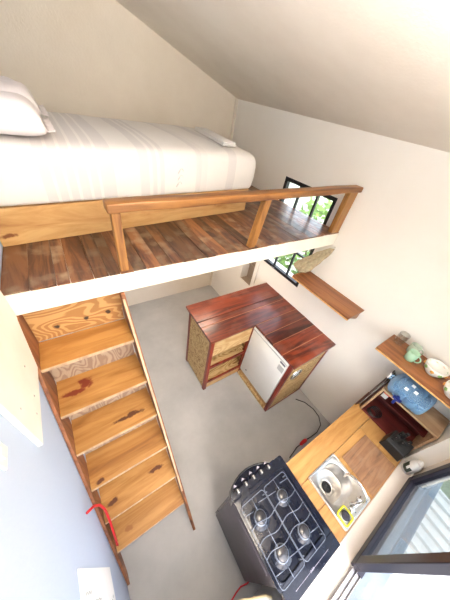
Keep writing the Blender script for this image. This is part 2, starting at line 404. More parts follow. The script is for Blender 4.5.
# sliding window in the front wall
win = struct(bpy.data.objects.new('window_2', None)); COL.objects.link(win); win.location = (.85, YF - .14, .931)
fy0, fy1 = YF - .165, YF - .100
b = B(); b.box(-.25, 1.90, fy0, fy1, .931, .943)
for yy in (fy0 + .004, fy0 + .03, fy1 - .008): b.box(-.25, 1.90, yy, yy + .004, .943, .958)
b.box(1.868, 1.90, fy0, fy1, .943, 2.45); b.box(-.25, -.218, fy0, fy1, .943, 2.45); b.box(-.218, 1.868, fy0, fy1, 2.42, 2.45)
struct(b.make('window_frame', M['grey_alu'], win, bevel=.002))
def sash(x0, x1, ya, yb_, mat):
    b = B(); f = .062
    b.box(x0, x1, ya, yb_, .946, .946 + f); b.box(x0, x1, ya, yb_, 2.36, 2.415); b.box(x0, x0 + f, ya, yb_, .946 + f, 2.36); b.box(x1 - f, x1, ya, yb_, .946 + f, 2.36)
    s = struct(b.make('window_sash', mat, win, bevel=.004))
    struct(B().box(x0 + f, x1 - f, ya + .021, ya + .025, .946 + f, 2.36).make('window_pane', M['tinted'], win))
sash(.985, 1.868, fy1 - .034, fy1 + .012, M['dark_alu'])
b = B(); b.box(.985, 1.868, fy0, fy1 - .0345, .943, .960)
struct(b.make('window_track', M['dark_alu'], win))
struct(B().box(-.25, 1.99, YF - .205, fy0 - .001, .9312, .940).make('trim_7', M['stucco']))
# sill finish
struct(B().box(-.25, 1.99, YF - .0995, YF + .004, .915, .9312).make('trim_4', M['sill'], bevel=.004))
struct(B().box(1.90, 1.99, YF - .19, YF - .105, .931, 2.45).make('trim_5', M['sill'], bevel=.004))

# ------------------------------------------------------------------ the loft
t = thing('loft_platform', (1., 2.2, 2.13), 'brown plank loft floor with a white painted front beam, above the staircase', 'loft')
b = B(); x = XL + .004; random.seed(11)
while x < XR - .01:
    w = random.choice((.075, .09, .10, .11, .06)); x2 = min(x + w, XR - .002)
    if XR - x2 < .03: x2 = XR - .002
    b.box(x, x2 - .002, YL + .004 + random.uniform(0, .006), YB - .003, ZD - .024 + random.uniform(-.001, 0), ZD - random.uniform(0, .002)); x = x2
b.make('plank_deck', M['deck'], t)
B().box(XL + .002, XR - .002, YL, YL + .055, 2.125, ZD - .012).make('edge_beam', M['white_paint'], t, bevel=.004)
B().box(XL + .002, XR - .002, YL + .06, YB - .003, ZD - .06, ZD - .027).make('underside_board', M['white_paint'], t)
t['label'] = 'brown plank loft floor with a white painted front beam, carrying the bed'

t = thing('loft_railing', (1.2, 1.2, ZD), 'low honey-brown wooden railing along the open edge of the loft', 'railing')
b = B(); n = 14; rr = []
for i in range(n + 1):
    x = .172 + (XR - .004 - .172) * i / n; z = 2.652 + .052 * i / n + .002 * math.sin(i * 1.7); y0 = 1.152 + .003 * math.sin(i * 2.1); y1 = 1.236 + .003 * math.sin(i * 1.3)
    rr.append([(x, y0, z - .046), (x, y1, z - .046), (x, y1, z), (x, y0, z)])
b.rings(rr).make('handrail', M['rail'], t, bevel=.008, seg=3)
for x0, x1, y0, y1, zt, lean in ((.193, .238, 1.176, 1.222, 2.606, -.004), (1.135, 1.192, 1.176, 1.226, 2.628, .045), (2.19, XR - .004, 1.176, 1.226, 2.656, 0)):
    B().hexa([(x0, y0, ZD), (x1, y0, ZD), (x1, y1, ZD), (x0, y1, ZD), (x0 + lean, y0, zt), (x1 + lean, y0, zt), (x1 + lean, y1, zt), (x0 + lean, y1, zt)]).make('post', M['post'], t, bevel=.005, seg=2)

# bed
FL, FR, BR, BL = (-.333, 1.627), (1.60, 1.872), (1.70, 3.29), (-.333, 3.06)
def quad_in(d): return [(FL[0] + d * .2, FL[1] + d), (FR[0] - d, FR[1] + d), (BR[0] - d, BR[1] - d), (BL[0] + d * .2, BL[1] - d)]
t = thing('bed_platform', (.6, 2.4, ZD), 'low bed base of wide honey-coloured boards under the striped mattress', 'bed')
q = quad_in(0); r = quad_in(.03)
def slab(pts, z0, z1): return B().hexa([(x, y, z0) for x, y in pts] + [(x, y, z1) for x, y in pts])
boards = [M['board']] * 4
M['board_front'] = wood('bed_front_board', (.56, .345, .145), (.42, .22, .075), 'x', .6, .55, 0, .0, (.26, .11, .035),
    spots=[(.62, -.57, .125, .035, (.40, 0, 1.2), (.11, .018, .008)), (.74, -.57, .145, .02, (.3, 0, 1.5), (.14, .025, .01)), (-.90, -.77, .06, .014, (.3, 0, 1), (.20, .07, .02))])
for i, nm in enumerate(('front_board', 'side_board', 'back_board', 'head_board')):
    j = (i + 1) % 4
    slab([q[i], q[j], r[j], r[i]], ZD, 2.474).make(nm, M['board_front'] if i == 0 else M['board'], t, bevel=.003)
slab(r, 2.40, 2.462).make('base_panel', M['board'], t)
mq = [(-.320, FL[1] + .008), (1.635, 1.862), (1.735, 3.285), (-.320, BL[1] - .01)]
t = thing('mattress', (0, 0, 2.474), 'thick mattress in a white sheet with grey stripes on the loft bed', 'mattress')
# rounded, slightly puffy mattress with the sheet pulled over it
b = B(); nu, nv = 46, 34
def mpt(u, v):
    a = Vector((mq[0][0] * (1 - u) + mq[1][0] * u, mq[0][1] * (1 - u) + mq[1][1] * u)); c = Vector((mq[3][0] * (1 - u) + mq[2][0] * u, mq[3][1] * (1 - u) + mq[2][1] * u))
    return a * (1 - v) + c * v
def inset_ring(d, z, n=20):
    pts = []; cs = [Vector(p) for p in mq]; cen = sum(cs, Vector((0, 0))) / 4
    R = .07
    for i in range(4):
        p, pa, pn = cs[i], cs[i - 1], cs[(i + 1) % 4]
        ta = (pa - p).normalized(); tn = (pn - p).normalized(); bis = (ta + tn).normalized()
        p2 = p + bis * d * 1.414; A = p2 + ta * R; C = p2 + tn * R
        for k in range(9):
            s = k / 8; pts.append(A * (1 - s) ** 2 + p2 * 2 * s * (1 - s) + C * s * s)
        for k in range(1, n):
            s = k / n; E = (pn + (cs[i] - pn).normalized() * 0); nb = ((cs[(i + 2) % 4] - pn).normalized() + (p - pn).normalized()).normalized()
            E = pn + nb * d * 1.414 + (p - pn).normalized() * R
            pts.append(C * (1 - s) + E * s)
    out = []
    for q in pts:
        w = .004 * noise.noise(Vector((q.x * 6, q.y * 6, z * 5)))
        out.append((q.x + w, q.y + w, z + (.006 * noise.noise(Vector((q.x * 4, q.y * 4, 1.3))) if z > 2.7 else 0)))
    return out
prof = [(.03, 2.474), (.008, 2.482), (.0, 2.50), (-.008, 2.58), (-.006, 2.66), (.0, 2.71), (.010, 2.740), (.026, 2.760), (.05, 2.773), (.10, 2.783), (.2, 2.791), (.35, 2.798), (.5, 2.800), (.6, 2.800)]
b.rings([inset_ring(d, z) for d, z in prof]).make('sheet_covered_body', M['sheet'], t, smooth=True)
# small printed squiggle on the front of the sheet
b = B(); px, py = .80, 1.768
for k in range(3):
    cx = px + .012 * math.sin(k); cz = 2.555 + k * .045
    nrm = Vector((.127, -1, 0)).normalized()
    pts = [Vector((cx, py + (cx - px) * .127, cz)) + Vector((.022 * math.cos(a * .7), .022 * .127 * math.cos(a * .7), .018 * math.sin(a))) + nrm * .010 for a in [i * .5 for i in range(14)]]
    b.tube(pts, .0028, 5)
b.make('printed_mark', M['print'], t)

def pillow(name, c, sx, sy, h, rot, seed, label):
    t = thing(name, c, label, 'pillow', 'pillows at the head of the bed'); b = B(); n = 18; vs = {}
    for side in (1, -1):
        for i in range(n + 1):
            for j in range(n + 1):
                u, v = i / n * 2 - 1, j / n * 2 - 1
                if side == -1 and (i in (0, n) or j in (0, n)): vs[(side, i, j)] = vs[(1, i, j)]; continue
                e = (1 - u ** 4) * (1 - v ** 4); pin = 1 - .10 * (1 - abs(u) ** 2) * abs(v) ** 6
                z = h * .5 * side * (max(e, 0) ** .5) * (1 + .12 * noise.noise(Vector((u * 2, v * 2, seed))))
                if side == -1: z *= .3
                x = sx / 2 * u * (1 - .07 * (1 - v * v) * abs(u) ** 4); y = sy / 2 * v * (1 - .07 * (1 - u * u) * abs(v) ** 4)
                p = Matrix.Rotation(rot, 3, 'Z') @ Vector((x, y, z))
                vs[(side, i, j)] = b.bm.verts.new(p + Vector(c) + Vector((0, 0, h * .18)))
        for i in range(n):
            for j in range(n): b._f([vs[(side, i, j)], vs[(side, i + 1, j)], vs[(side, i + 1, j + 1)], vs[(side, i, j + 1)]])
    b.make('pillowcase', M['pillow'], t, smooth=True)
    # loose hem along the right edge
    b = B(); R = Matrix.Rotation(rot, 3, 'Z')
    def hem(u, v):
        y = (v - .5) * sy * .92; x = sx / 2 * .97 + u * .035
        return tuple(R @ Vector((x, y, .010 * math.sin(v * 19 + seed) * u)) + Vector(c) + Vector((0, 0, h * .18)))
    b.grid(hem, 3, 24).make('pillow_hem', M['pillow'], t, smooth=True, solid=.004)
pillow('pillow', (-.138, 1.862, 2.790), .37, .47, .24, .0, 1., 'white pillow at the front edge of the bed head')
pillow('pillow', (-.135, 2.40, 2.803), .38, .52, .26, 0., 4., 'second white pillow lying behind the front one')

t = thing('folded_towel', (1.38, 2.4, 2.801), 'narrow folded white cloth lying across the foot of the mattress', 'towel')
def fold(z0, z1, d): 
    return [(1.27 + d, 1.93 + d, z0), (1.42 - d, 1.95 + d, z0), (1.58 - d, 2.78 - d, z0), (1.44 + d, 2.80 - d, z0), (1.27 + d, 1.93 + d, z1), (1.42 - d, 1.95 + d, z1), (1.58 - d, 2.78 - d, z1), (1.44 + d, 2.80 - d, z1)]
B().hexa(fold(2.801, 2.817, 0)).make('lower_fold', M['white_cloth'], t, bevel=.007, seg=3)
B().hexa(fold(2.8175, 2.833, .004)).make('upper_fold', M['white_cloth'], t, bevel=.007, seg=3)

# ------------------------------------------------------------------ the staircase
t = thing('loft_staircase', (0, .6, 0), 'steep honey-coloured wooden stair ladder from floor to loft beside the left wall', 'staircase')
TR = [(1.843, 1.014, .174, 1.226), (1.552, .867, .189, 1.135), (1.282, .73, .192, .985), (.988, .582, .207, .84), (.678, .425, .218, .69), (.364, .267, .229, .535)]
XS = -.318
def xr(z): return .165 + (.262 - .165) * (1 - z / 2.12)
for z, y, x, yb in TR:
    y0_ = y; y = y + .0055
    td = B().hexa([(XS + .002, y, z - .022), (xr(z) - .002, y, z - .022), (xr(z) - .002, yb, z - .022), (XS + .002, yb, z - .022), (XS + .002, y, z), (xr(z) - .002, y, z), (xr(z) - .002, yb, z), (XS + .002, yb, z)]).make('tread', M['tread1'], t)
    B().box(XS + .002, xr(z) - .003, y0_, y - .0003, z - .022, z - .0005).make('nosing', M['edge_ply'], td)
B().box(XS + .002, xr(1.9) - .004, 1.228, 1.244, 1.845, 2.20).make('riser', M['riser_ply'], t, bevel=.002)
for i in (1, 2, 3):
    z, y, x, yb = TR[i]; z2 = TR[i - 1][0] - .024
    yr = yb - .016
    B().box(XS + .003, xr(z) - .012, yr, yr + .014, z + .002, z2).make('riser', M['riser_grey'], t)
def stringer(xa_top, xa_bot, th, mat):
    b = B(); pts = [(.075, 0), (.155, 0), (.36, .27), (1.255, 1.80), (1.255, 2.122), (1.145, 2.122)]
    def X(z): return xa_bot + (xa_top - xa_bot) * z / 2.12
    a = [b.bm.verts.new((X(z), y, z)) for y, z in pts]; c = [b.bm.verts.new((X(z) + th, y, z)) for y, z in pts]
    b._f(a[::-1]); b._f(c)
    for i in range(len(pts)): b._f([a[i], a[(i + 1) % 6], c[(i + 1) % 6], c[i]])
    return b
s = stringer(XS - .019, XS - .019, .019, None).make('stringer', M['stringer'], t, bevel=.002)
s = stringer(.166, .263, .022, None).make('stringer', M['stringer'], t, bevel=.002)
# pale plywood lipping on the front edge of the right stringer
b = B()
def lp(y, z): return (.166 + (.263 - .166) * (1 - z / 2.12), y, z)
k0, k1 = .52, 2.10
yf = lambda z: .075 + (1.145 - .075) * z / 2.123
b.hexa([(lp(0, k0)[0], yf(k0) - .006, k0), (lp(0, k0)[0] + .013, yf(k0) - .006, k0), (lp(0, k0)[0] + .013, yf(k0) + .004, k0 - .004), (lp(0, k0)[0], yf(k0) + .004, k0 - .004),
        (lp(0, k1)[0], yf(k1) - .006, k1), (lp(0, k1)[0] + .013, yf(k1) - .006, k1), (lp(0, k1)[0] + .013, yf(k1) + .004, k1 - .004), (lp(0, k1)[0], yf(k1) + .004, k1 - .004)])
b.make('stringer_lipping', M['edge_ply'], s)

# red cable on the left stringer
t = tag(B().tube([(-.325, .44, 1.18), (-.305, .475, 1.08), (-.288, .488, .97), (-.28, .475, .85), (-.28, .415, .72), (-.285, .355, .61), (-.29, .295, .50)] , .008, 8).make('extension_cable', M['red_plastic'], smooth=True),
        'thin red cable looped over the left side of the staircase', 'cable')

# ------------------------------------------------------------------ things on the left wall
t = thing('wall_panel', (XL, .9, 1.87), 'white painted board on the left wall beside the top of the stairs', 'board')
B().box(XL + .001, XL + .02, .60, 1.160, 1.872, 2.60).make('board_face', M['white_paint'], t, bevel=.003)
b = B()
for y, z in ((.66, 2.1), (.80, 1.95), (.72, 1.93), (.9, 2.05)): b.lathe([(.005, 0), (.004, .002)], (XL + .02, y, z), 'x', 8)
b.make('screw_head', M['grey_alu'], t)
t = thing('paper_poster', (XL, -.05, 1.), 'large white sheet of paper with faint pencil marks on the left wall', 'poster')
B().box(XL + .001, XL + .004, -.30, .20, .685, 1.485).make('paper_sheet', M['paper'], t)
b = B(); random.seed(5)
for k, (y, z, h, w) in enumerate(((.06, .87, .02, .05), (.055, .80, .012, .02), (.12, 1.30, .10, .012), (.085, 1.10, .16, .01), (.06, 1.32, .08, .01), (.02, 1.0, .12, .01), (.07, .74, .03, .014), (.02, .78, .05, .01), (-.05, .8, .1, .01), (-.08, 1.1, .1, .012))):
    pts = [(XL + .0045, y - w * .5 + w * .5 * math.sin(i * 2.1 + k), z + h * i / 7) for i in range(8)]
    b.tube(pts, .0022, 4); b.make('pencil_mark', M['ink'], t); b = B()
b.bm.free()
t = thing('light_switch', (XL, .465, 2.2), 'small pale switch plate on the left wall at the left edge of the frame', 'switch')
B().box(XL + .001, XL + .009, .43, .50, 2.165, 2.245).make('switch_plate', M['white_plastic'], t, bevel=.003)
B().box(XL + .009, XL + .014, .452, .480, 2.19, 2.222).make('rocker', M['white_plastic'], t, bevel=.002)

# ------------------------------------------------------------------ island
x1, x3, x2 = .973, 1.600, XR - .003; y0, y1, y2 = .550, 1.222, 1.860; h = 1.125
t = thing('kitchen_island', (1.6, 1.2, 0), 'L-shaped cabinet with a glossy dark red plank top standing against the right wall', 'island')
b = B(); g = .0035
rows_a = [(1.222, 1.43), (1.43, 1.50), (1.50, 1.66), (1.66, 1.818)]
rows_a = [(1.222, 1.455), (1.455, 1.545), (1.545, 1.860)]
for a, c in rows_a: b.box(x1, x2, a + g, c - g, h - .034, h)
for a, c in ((.552, .745), (.745, .90), (.90, 1.05), (1.05, 1.222)): b.box(x3, x2, a + g, c - g, h - .034, h)
b.make('countertop', M['mahog'], t, bevel=.003)
b = B()
for a in (1.455,): b.box(x1 + .002, x2 - .002, a - g, a + g, h - .03, h - .0012)
for a in (.745, .90, 1.05, 1.222): b.box(x3 + .002, x2 - .002, a - g, a + g, h - .03, h - .0012)
b.make('plank_seam', M['seam'], t)
d = .035; hb = h - .034
fx1, fx2, fx3, fy0, fy1, fy2 = x1 + d, x2 - .005, x3 + d * .3, y0 + d, y1 + d, y2 - d
p = .045
for (px, py) in ((fx1, fy1), (fx1, fy2 - p), (fx3, fy0), (fx2 - p, fy0), (fx3, fy1), (fx2 - p, fy2 - p)):
    B().box(px, px + p, py, py + p, 0, hb).make('post', M['mahog_frame'], t, bevel=.003)
B().box(fx1 + .006, fx1 + .02, fy1 + p, fy2 - p, .03, hb).make('side_panel', M['osb'], t)
B().box(fx1 + p, fx3, fy1 + .006, fy1 + .02, .775, hb).make('apron_panel', M['ply_light'], t)
B().box(fx1 + p, fx3, fy1 + .006, fy1 + .02, .03, .155).make('kick_panel', M['ply_light'], t)
for z in (.53, .18):
    s = B().box(fx1 + .021, fx3 + p, fy1 + .021, fy2 - .02, z - .02, z).make('shelf', M['osb'], t)
    B().box(fx1 + p, fx3, fy1, fy1 + .02, z - .03, z + .012).make('shelf_rail', M['mahog_frame'], t, bevel=.002)
B().box(fx1 + p, fx2, fy2 - .02, fy2 - .006, .03, hb).make('back_panel', M['osb'], t)
B().box(fx3 + p * 1.2, fx3 + p * 1.2 + .012, fy1 + p, fy2 - .02, .03, hb).make('divider', M['osb'], t)
# end panel with the round chrome ring, bottom board, rails
pn = B().box(fx3 + p, fx2 - p, fy0 + .006, fy0 + .02, .03, hb).make('end_panel', M['osb'], t)
cx, cz = 1.805, .815
b = B(); b.lathe([(.090, .006), (.092, -.006), (.084, -.012), (.074, -.006), (.066, .004)], (cx, fy0, cz), 'y', 36, cap=False)
b.make('round_pull', M['chrome'], pn, smooth=True)
b = B(); b.lathe([(.0665, .0045), (.05, .0050), (.02, .0052), (.001, .0053)], (cx, fy0, cz), 'y', 36, cap=False); b.make('pull_dish', M['white_plastic'], pn, smooth=True)
B().box(fx3 + p, fx2 - p, fy0, fy0 + p, .0, .04).make('bottom_rail', M['mahog_frame'], t)
B().box(fx3, fx3 + p, fy0 + p, fy1, .0, .05).make('bottom_rail', M['osb'], t)
B().box(fx3 + p, fx2, fy0 + p, fy1 + p, .02, .05).make('bottom_board', M['osb'], t)

t = thing('mini_fridge', (1.9, .92, .05), 'white mini fridge built in under the red island top', 'fridge')
fa, fb = fy0 + p + .008, fy1 - .008
B().box(x3 + .07, 2.18, fa, fb, .055, hb - .012).make('cabinet_body', M['fridge'], t, bevel=.008, seg=3)
dr = B().box(x3 + .012, x3 + .064, fa, fb, .145, hb - .014).make('door', M['fridge'], t, bevel=.012, seg=4)
B().box(x3 + .064, x3 + .07, fa + .006, fb - .006, .15, hb - .02).make('door_seal', M['fridge_seal'], t)
B().box(x3 + .006, x3 + .0125, fa + .006, fb - .006, hb - .062, hb - .05).make('grip_groove', M['fridge_seal'], dr)
b = B(); b.box(x3 + .010, x3 + .0125, .66, .74, .985, 1.012)
b.make('brand_badge', M['badge'], dr)
b = B(); b.box(x3 + .0105, x3 + .0125, .655, .74, .865, .95); b.make('rating_sticker', M['grey_plastic'], dr)
b = B(); b.lathe([(.012, 0), (.012, .003)], (x3 + .0095, 1.13, .26), 'x', 12); b.make('door_stud', M['badge'], dr)
B().box(x3 + .03, x3 + .066, fa + .01, fb - .01, .06, .14).make('plinth', M['ply_light'], t)

t = tag(B().tube([(2.13, .50, .012), (2.22, .40, .007), (2.262, .27, .006), (2.25, .16, .006), (2.18, .07, .006), (2.06, .035, .006), (1.93, .040, .006), (1.86, .05, .008)], .006, 6).make('power_cable', M['black_plastic'], smooth=True),
        'black power cable running along the floor from the island to the counter', 'cable')
t = thing('cable_plug', (1.8, .045, .01), 'red plug connector lying on the floor at the counter front', 'plug')
b = B(); b.lathe([(.008, -.07), (.018, -.05), (.022, 0), (.022, .03), (.015, .05)], (1.80, .05, .023), 'x', 10)
b.make('plug_body', M['red_plastic'], t, smooth=True)
b = B(); b.tube([(1.735, .05, .02), (1.68, .052, .008), (1.60, .035, .006), (1.52, .02, .006)], .006, 6); b.make('plug_cord', M['black_plastic'], t, smooth=True)

# ------------------------------------------------------------------ sink counter
hc = .931; ft = hc - .035
SX0, SX1, SY0, SY1 = 1.098, 1.43, -.522, -.168
t = thing('kitchen_counter', (1.6, -.27, 0), 'honey-coloured plank worktop counter with the sink, under the kitchen window', 'counter')
b = B(); g = .0015
cx0, cx1, cy0, cy1 = 1.008, XR - .003, YF + .005, 0.
b.box(cx0, cx1, SY1 + g, cy1, ft, hc)                 # front plank
b.box(cx0, SX0, -.345 + g, SY1 - g, ft, hc); b.box(cx0, SX0, cy0, -.345 - g, ft, hc)
b.box(SX1, 1.86 - g, -.335, SY1 - g, ft, hc); b.box(SX1, 1.86 - g, cy0, -.335 - g, ft, hc); b.box(1.86 + g, cx1, cy0, SY1 - g, ft, hc)
b.box(SX0, SX1, cy0, SY0, ft, hc)
b.make('worktop', M['work'], t, bevel=.0025)
for px, py in ((cx0 + .02, -.06), (cx1 - .06, -.06), (cx0 + .02, cy0 + .02), (cx1 - .06, cy0 + .02)):
    B().box(px, px + .045, py, py + .045, 0, ft).make('leg', M['mahog_frame'], t, bevel=.003)
B().box(cx0 + .065, cx1 - .06, -.055, -.035, ft - .10, ft).make('front_rail', M['mahog_frame'], t)
B().box(cx0 + .065, cx1 - .06, -.33, -.04, .28, .30).make('lower_shelf', M['board'], t)

t = thing('kitchen_sink', (1.26, -.35, hc), 'small stainless steel sink set into the wooden counter', 'sink')
b = B()
bx0, bx1, by0, by1 = 1.118, 1.408, -.418, -.190
N = 6
outer = rrect(SX0 - .006, SX1 + .006, SY0 - .006, SY1 + .006, .018, N); rim = rrect(bx0, bx1, by0, by1, .10, N)
def ring(pts, z): return [(x, y, z) for x, y in pts]
def shr(k, dz): 
    ccx, ccy = (bx0 + bx1) / 2, (by0 + by1) / 2
    return [(ccx + (x - ccx) * k, ccy + (y - ccy) * k, dz) for x, y in rim]
b.rings([ring(outer, hc + .001), ring(outer, hc + .006), shr(1.05, hc + .006), shr(1., hc + .001), shr(.97, hc - .02), shr(.95, hc - .10), shr(.88, hc - .135), shr(.6, hc - .145), shr(.18, hc - .148)], cap=False)
b.make('basin', M['steel'], t, smooth=True).modifiers.new('es', 'EDGE_SPLIT').split_angle = math.radians(50)
b = B(); b.lathe([(.056, .001), (.056, .005), (.044, .007), (.042, .002), (.02, .002), (.001, .002)], ((bx0 + bx1) / 2, (by0 + by1) / 2, hc - .1475), 'z', 24)
dn = b.make('drain', M['steel'], t, smooth=True)
b = B(); b.lathe([(.040, .003), (.034, .009), (.024, .006), (.012, .008), (.008, .016), (.001, .017)], ((bx0 + bx1) / 2, (by0 + by1) / 2, hc - .1475), 'z', 20); b.make('drain_plug', M['black_plastic'], dn, smooth=True)
b = B(); b.tube(ring(rrect(SX0 + .004, SX1 - .004, SY0 + .004, SY1 - .004, .016, 4), hc + .006), .003, 6, True); b.make('rim_bead', M['chrome'], t, smooth=True)

fx, fy = 1.265, -.468
t = thing('faucet', (fx, fy, hc + .006), 'chrome gooseneck faucet with two taps behind the sink basin', 'faucet')
b = B(); b.lathe([(.024, .0), (.024, .008), (.016, .014), (.014, .05), (.012, .06)], (fx, fy, hc + .006), 'z', 16); b.make('faucet_body', M['chrome'], t, smooth=True)
pts = [(fx, fy, hc + .06), (fx, fy, hc + .17)] + [(fx + .012 * (1 - math.cos(a)), fy + .085 * (1 - math.cos(a)), hc + .17 + .085 * math.sin(a)) for a in [PI * i / 14 for i in range(1, 14)]] + [(fx + .024, fy + .17, hc + .165), (fx + .024, fy + .17, hc + .14)]
b = B(); b.tube(pts, .009, 10); b.make('spout', M['chrome'], t, smooth=True)
for sx in (-1, 1):
    b = B(); b.tube([(fx, fy, hc + .035), (fx + sx * .05, fy, hc + .038)], .009, 8)
    b.lathe([(.013, -.002), (.014, .02), (.008, .026)], (fx + sx * .052, fy, hc + .036), 'z', 12)
    b.tube([(fx + sx * .052 - .026, fy - .01, hc + .06), (fx + sx * .052 + .026, fy + .01, hc + .06)], .005, 6)
    b.tube([(fx + sx * .052 - .01, fy + .026, hc + .06), (fx + sx * .052 + .01, fy - .026, hc + .06)], .005, 6)
    b.make('tap_handle', M['chrome'], t, smooth=True)

sxc, syc = 1.163, -.468
t = thing('soap_dish', (sxc, syc, hc + .007), 'yellow-rimmed square scrub dish on the sink corner', 'soap dish')
b = B(); b.prism(rrect(sxc - .052, sxc + .040, syc - .045, syc + .045, .015, 4), hc + .007, hc + .014); b.make('tray', M['grey_plastic'], t)
b = B(); b.tube(ring(rrect(sxc - .050, sxc + .038, syc - .043, syc + .043, .015, 4), hc + .020), .0065, 6, True); b.make('rim', M['yellow'], t, smooth=True)
t = thing('scrubber', (sxc, syc, hc + .014), 'round dark wire scrubber sitting in the yellow dish', 'scrubber')
b = B(); b.lathe([(.027, 0), (.032, .008), (.026, .020), (.012, .022), (.001, .016)], (sxc - .004, syc, hc + .0145), 'z', 18); b.make('wire_pad', M['scrub'], t, smooth=True)
b = B(); b.lathe([(.035, 0), (.036, .004), (.031, .005)], (sxc - .004, syc, hc + .0142), 'z', 18, cap=False); b.make('pad_ring', M['steel'], t, smooth=True)

tag(B().hexa([(1.462, -.527, hc), (1.845, -.527, hc), (1.85, -.232, hc), (1.480, -.225, hc), (1.462, -.527, hc + .007), (1.845, -.527, hc + .007), (1.85, -.232, hc + .007), (1.480, -.225, hc + .007)]).make('chopping_board', M['rough'], bevel=.002),
    'rough brown square board lying on the worktop beside the sink', 'board')

# box rack on the counter
t = thing('box_rack', (2.15, -.3, hc), 'open wooden box rack with maroon inside standing at the counter end', 'rack')
RX0, RX1, RY0, RY1, RZ = 2.045, XR - .004, -.530, -.052, 1.335
B().box(RX0, RX1, RY0, RY1, RZ - .02, RZ).make('top_board', M['box_top'], t, bevel=.002)
for a, c in ((RY1 - .018, RY1), (RY0, RY0 + .018)): B().box(RX0, RX1, a, c, hc, RZ - .02).make('side_board', M['box_top'], t, bevel=.002)
B().box(RX1 - .012, RX1, RY0 + .018, RY1 - .018, hc, RZ - .02).make('back_board', M['maroon'], t)
B().box(RX0 + .004, RX1 - .012, RY0 + .018, RY1 - .018, hc, hc + .014).make('floor_board', M['maroon'], t)
B().box(2.16, RX1 - .012, RY0 + .018, RY1 - .018, 1.12, 1.134).make('inner_shelf', M['maroon'], t)

# water jug
jy, jx, jz = -.185, 2.105, RZ + .1155
JS = .915
t = thing('water_jug', (jx, jy, RZ), 'blue water jug with a tap lying on its side on the box rack', 'water jug')
b = B(); pr_ = [(.02, -.165), (.085, -.165), (.108, -.158), (.122, -.14), (.124, -.10), (.119, -.095), (.119, -.085), (.126, -.08), (.126, -.01), (.120, -.005), (.120, .005), (.126, .01), (.126, .075), (.119, .08), (.119, .09), (.124, .095), (.122, .12), (.10, .145), (.06, .16), (.034, .165), (.03, .185), (.03, .195)]
b.lathe([(r * JS, h_ * .92) for r, h_ in pr_], (jx, jy - .01, jz), 'y', 32); jb = b.make('jug_body', M['jug'], t, smooth=True)
b = B(); ring_a = []
for yy in [-.155 + .3 * i / 10 - .01 for i in range(11)]:
    R = (.112 if 0 < (yy + .165) / .3 < .98 else .09) * JS; yy *= .9
    ring_a.append([(jx + R * math.cos(a), jy + yy, jz + R * math.sin(a)) for a in [PI * .90 + PI * 1.20 * k / 16 for k in range(17)]])
b.rings(ring_a).make('water', M['water'], jb)
b = B(); b.lathe([(.030, .0), (.030, .012), (.02, .016)], (jx, jy + .166, jz), 'y', 16); b.make('jug_cap', M['white_plastic'], t, smooth=True)
b = B(); b.lathe([(.016, 0), (.016, -.05), (.012, -.06)], (jx - .105, jy + .02, jz - .03), 'x', 12); b.tube([(jx - .16, jy + .02, jz - .02), (jx - .165, jy + .02, jz - .075)], .011, 8)
b.box(jx - .178, jx - .15, jy - .012, jy + .052, jz - .02, jz - .004); b.make('tap', M['tap_blue'], t, smooth=False)
for k, (a, yy) in enumerate(((128, -.03), (112, .01), (140, .03))):
    b = B(); ca, sa = math.cos(math.radians(a)), math.sin(math.radians(a)); c = Vector((jx + .117 * ca, jy + yy, jz + .117 * sa))
    tn = Vector((-sa, 0, ca)) * .012; ty = Vector((0, .013, 0)); n_ = Vector((ca, 0, sa)) * .002
    b.hexa([tuple(c - tn - ty), tuple(c - tn + ty), tuple(c + tn + ty), tuple(c + tn - ty), tuple(c - tn - ty + n_), tuple(c - tn + ty + n_), tuple(c + tn + ty + n_), tuple(c + tn - ty + n_)])
    b.make('paper_label', M['paper'], t)

# things in and next to the rack
t = thing('knife_block', (1.95, -.42, hc), 'black knife block with handles standing in front of the box rack', 'knife block')
def kb(x, y, z): return (x, y, z)
b = B(); b.hexa([(1.905, -.520, hc), (2.035, -.520, hc), (2.035, -.340, hc), (1.905, -.340, hc), (1.905, -.512, hc + .11), (2.03, -.512, hc + .16), (2.03, -.348, hc + .16), (1.905, -.348, hc + .11)])
b.make('block_body', M['black_plastic'], t, bevel=.006, seg=2)
for i, (kx, ky, kh) in enumerate(((1.94, -.375, .10), (1.975, -.38, .12), (2.005, -.41, .11), (1.95, -.43, .09), (1.99, -.46, .08))):
    z0_ = hc + .11 + (kx - 1.905) * .4
    s = B().hexa([(kx - .008, ky - .013, z0_), (kx + .008, ky - .013, z0_ + .006), (kx + .008, ky + .013, z0_ + .006), (kx - .008, ky + .013, z0_), (kx - .018, ky - .012, z0_ + kh), (kx - .002, ky - .012, z0_ + kh + .004), (kx - .002, ky + .012, z0_ + kh + .004), (kx - .018, ky + .012, z0_ + kh)]).make('knife_handle', M['black_plastic'], t, bevel=.004, seg=2)
    b = B(); b.lathe([(.004, 0), (.0035, .002)], (kx - .0165, ky, z0_ + kh * .7), 'x', 8); b.make('rivet', M['steel'], s)
b = B()
for k in range(4):
    b.tube([(2.10 + (.045 + .006 * k) * math.cos(a) + .004 * k, -.145 + (.045 + .003 * k) * math.sin(a) - .006 * k, hc + .026 + .010 * k + .004 * math.sin(3 * a)) for a in [2 * PI * i / 18 for i in range(18)]], .005, 6, True)
tag(b.make('coiled_cord', M['black_plastic'], smooth=True), 'coiled black cord lying inside the left end of the rack', 'cord')
t = thing('spice_packet', (2.2, -.11, 1.134), 'small white packet with a red lid on the inner shelf of the rack', 'packet')
B().box(2.175, 2.215, -.135, -.085, 1.1345, 1.19).make('packet_body', M['white_plastic'], t, bevel=.004)
B().box(2.172, 2.218, -.138, -.082, 1.19, 1.215).make('packet_lid', M['red_plastic'], t, bevel=.004)
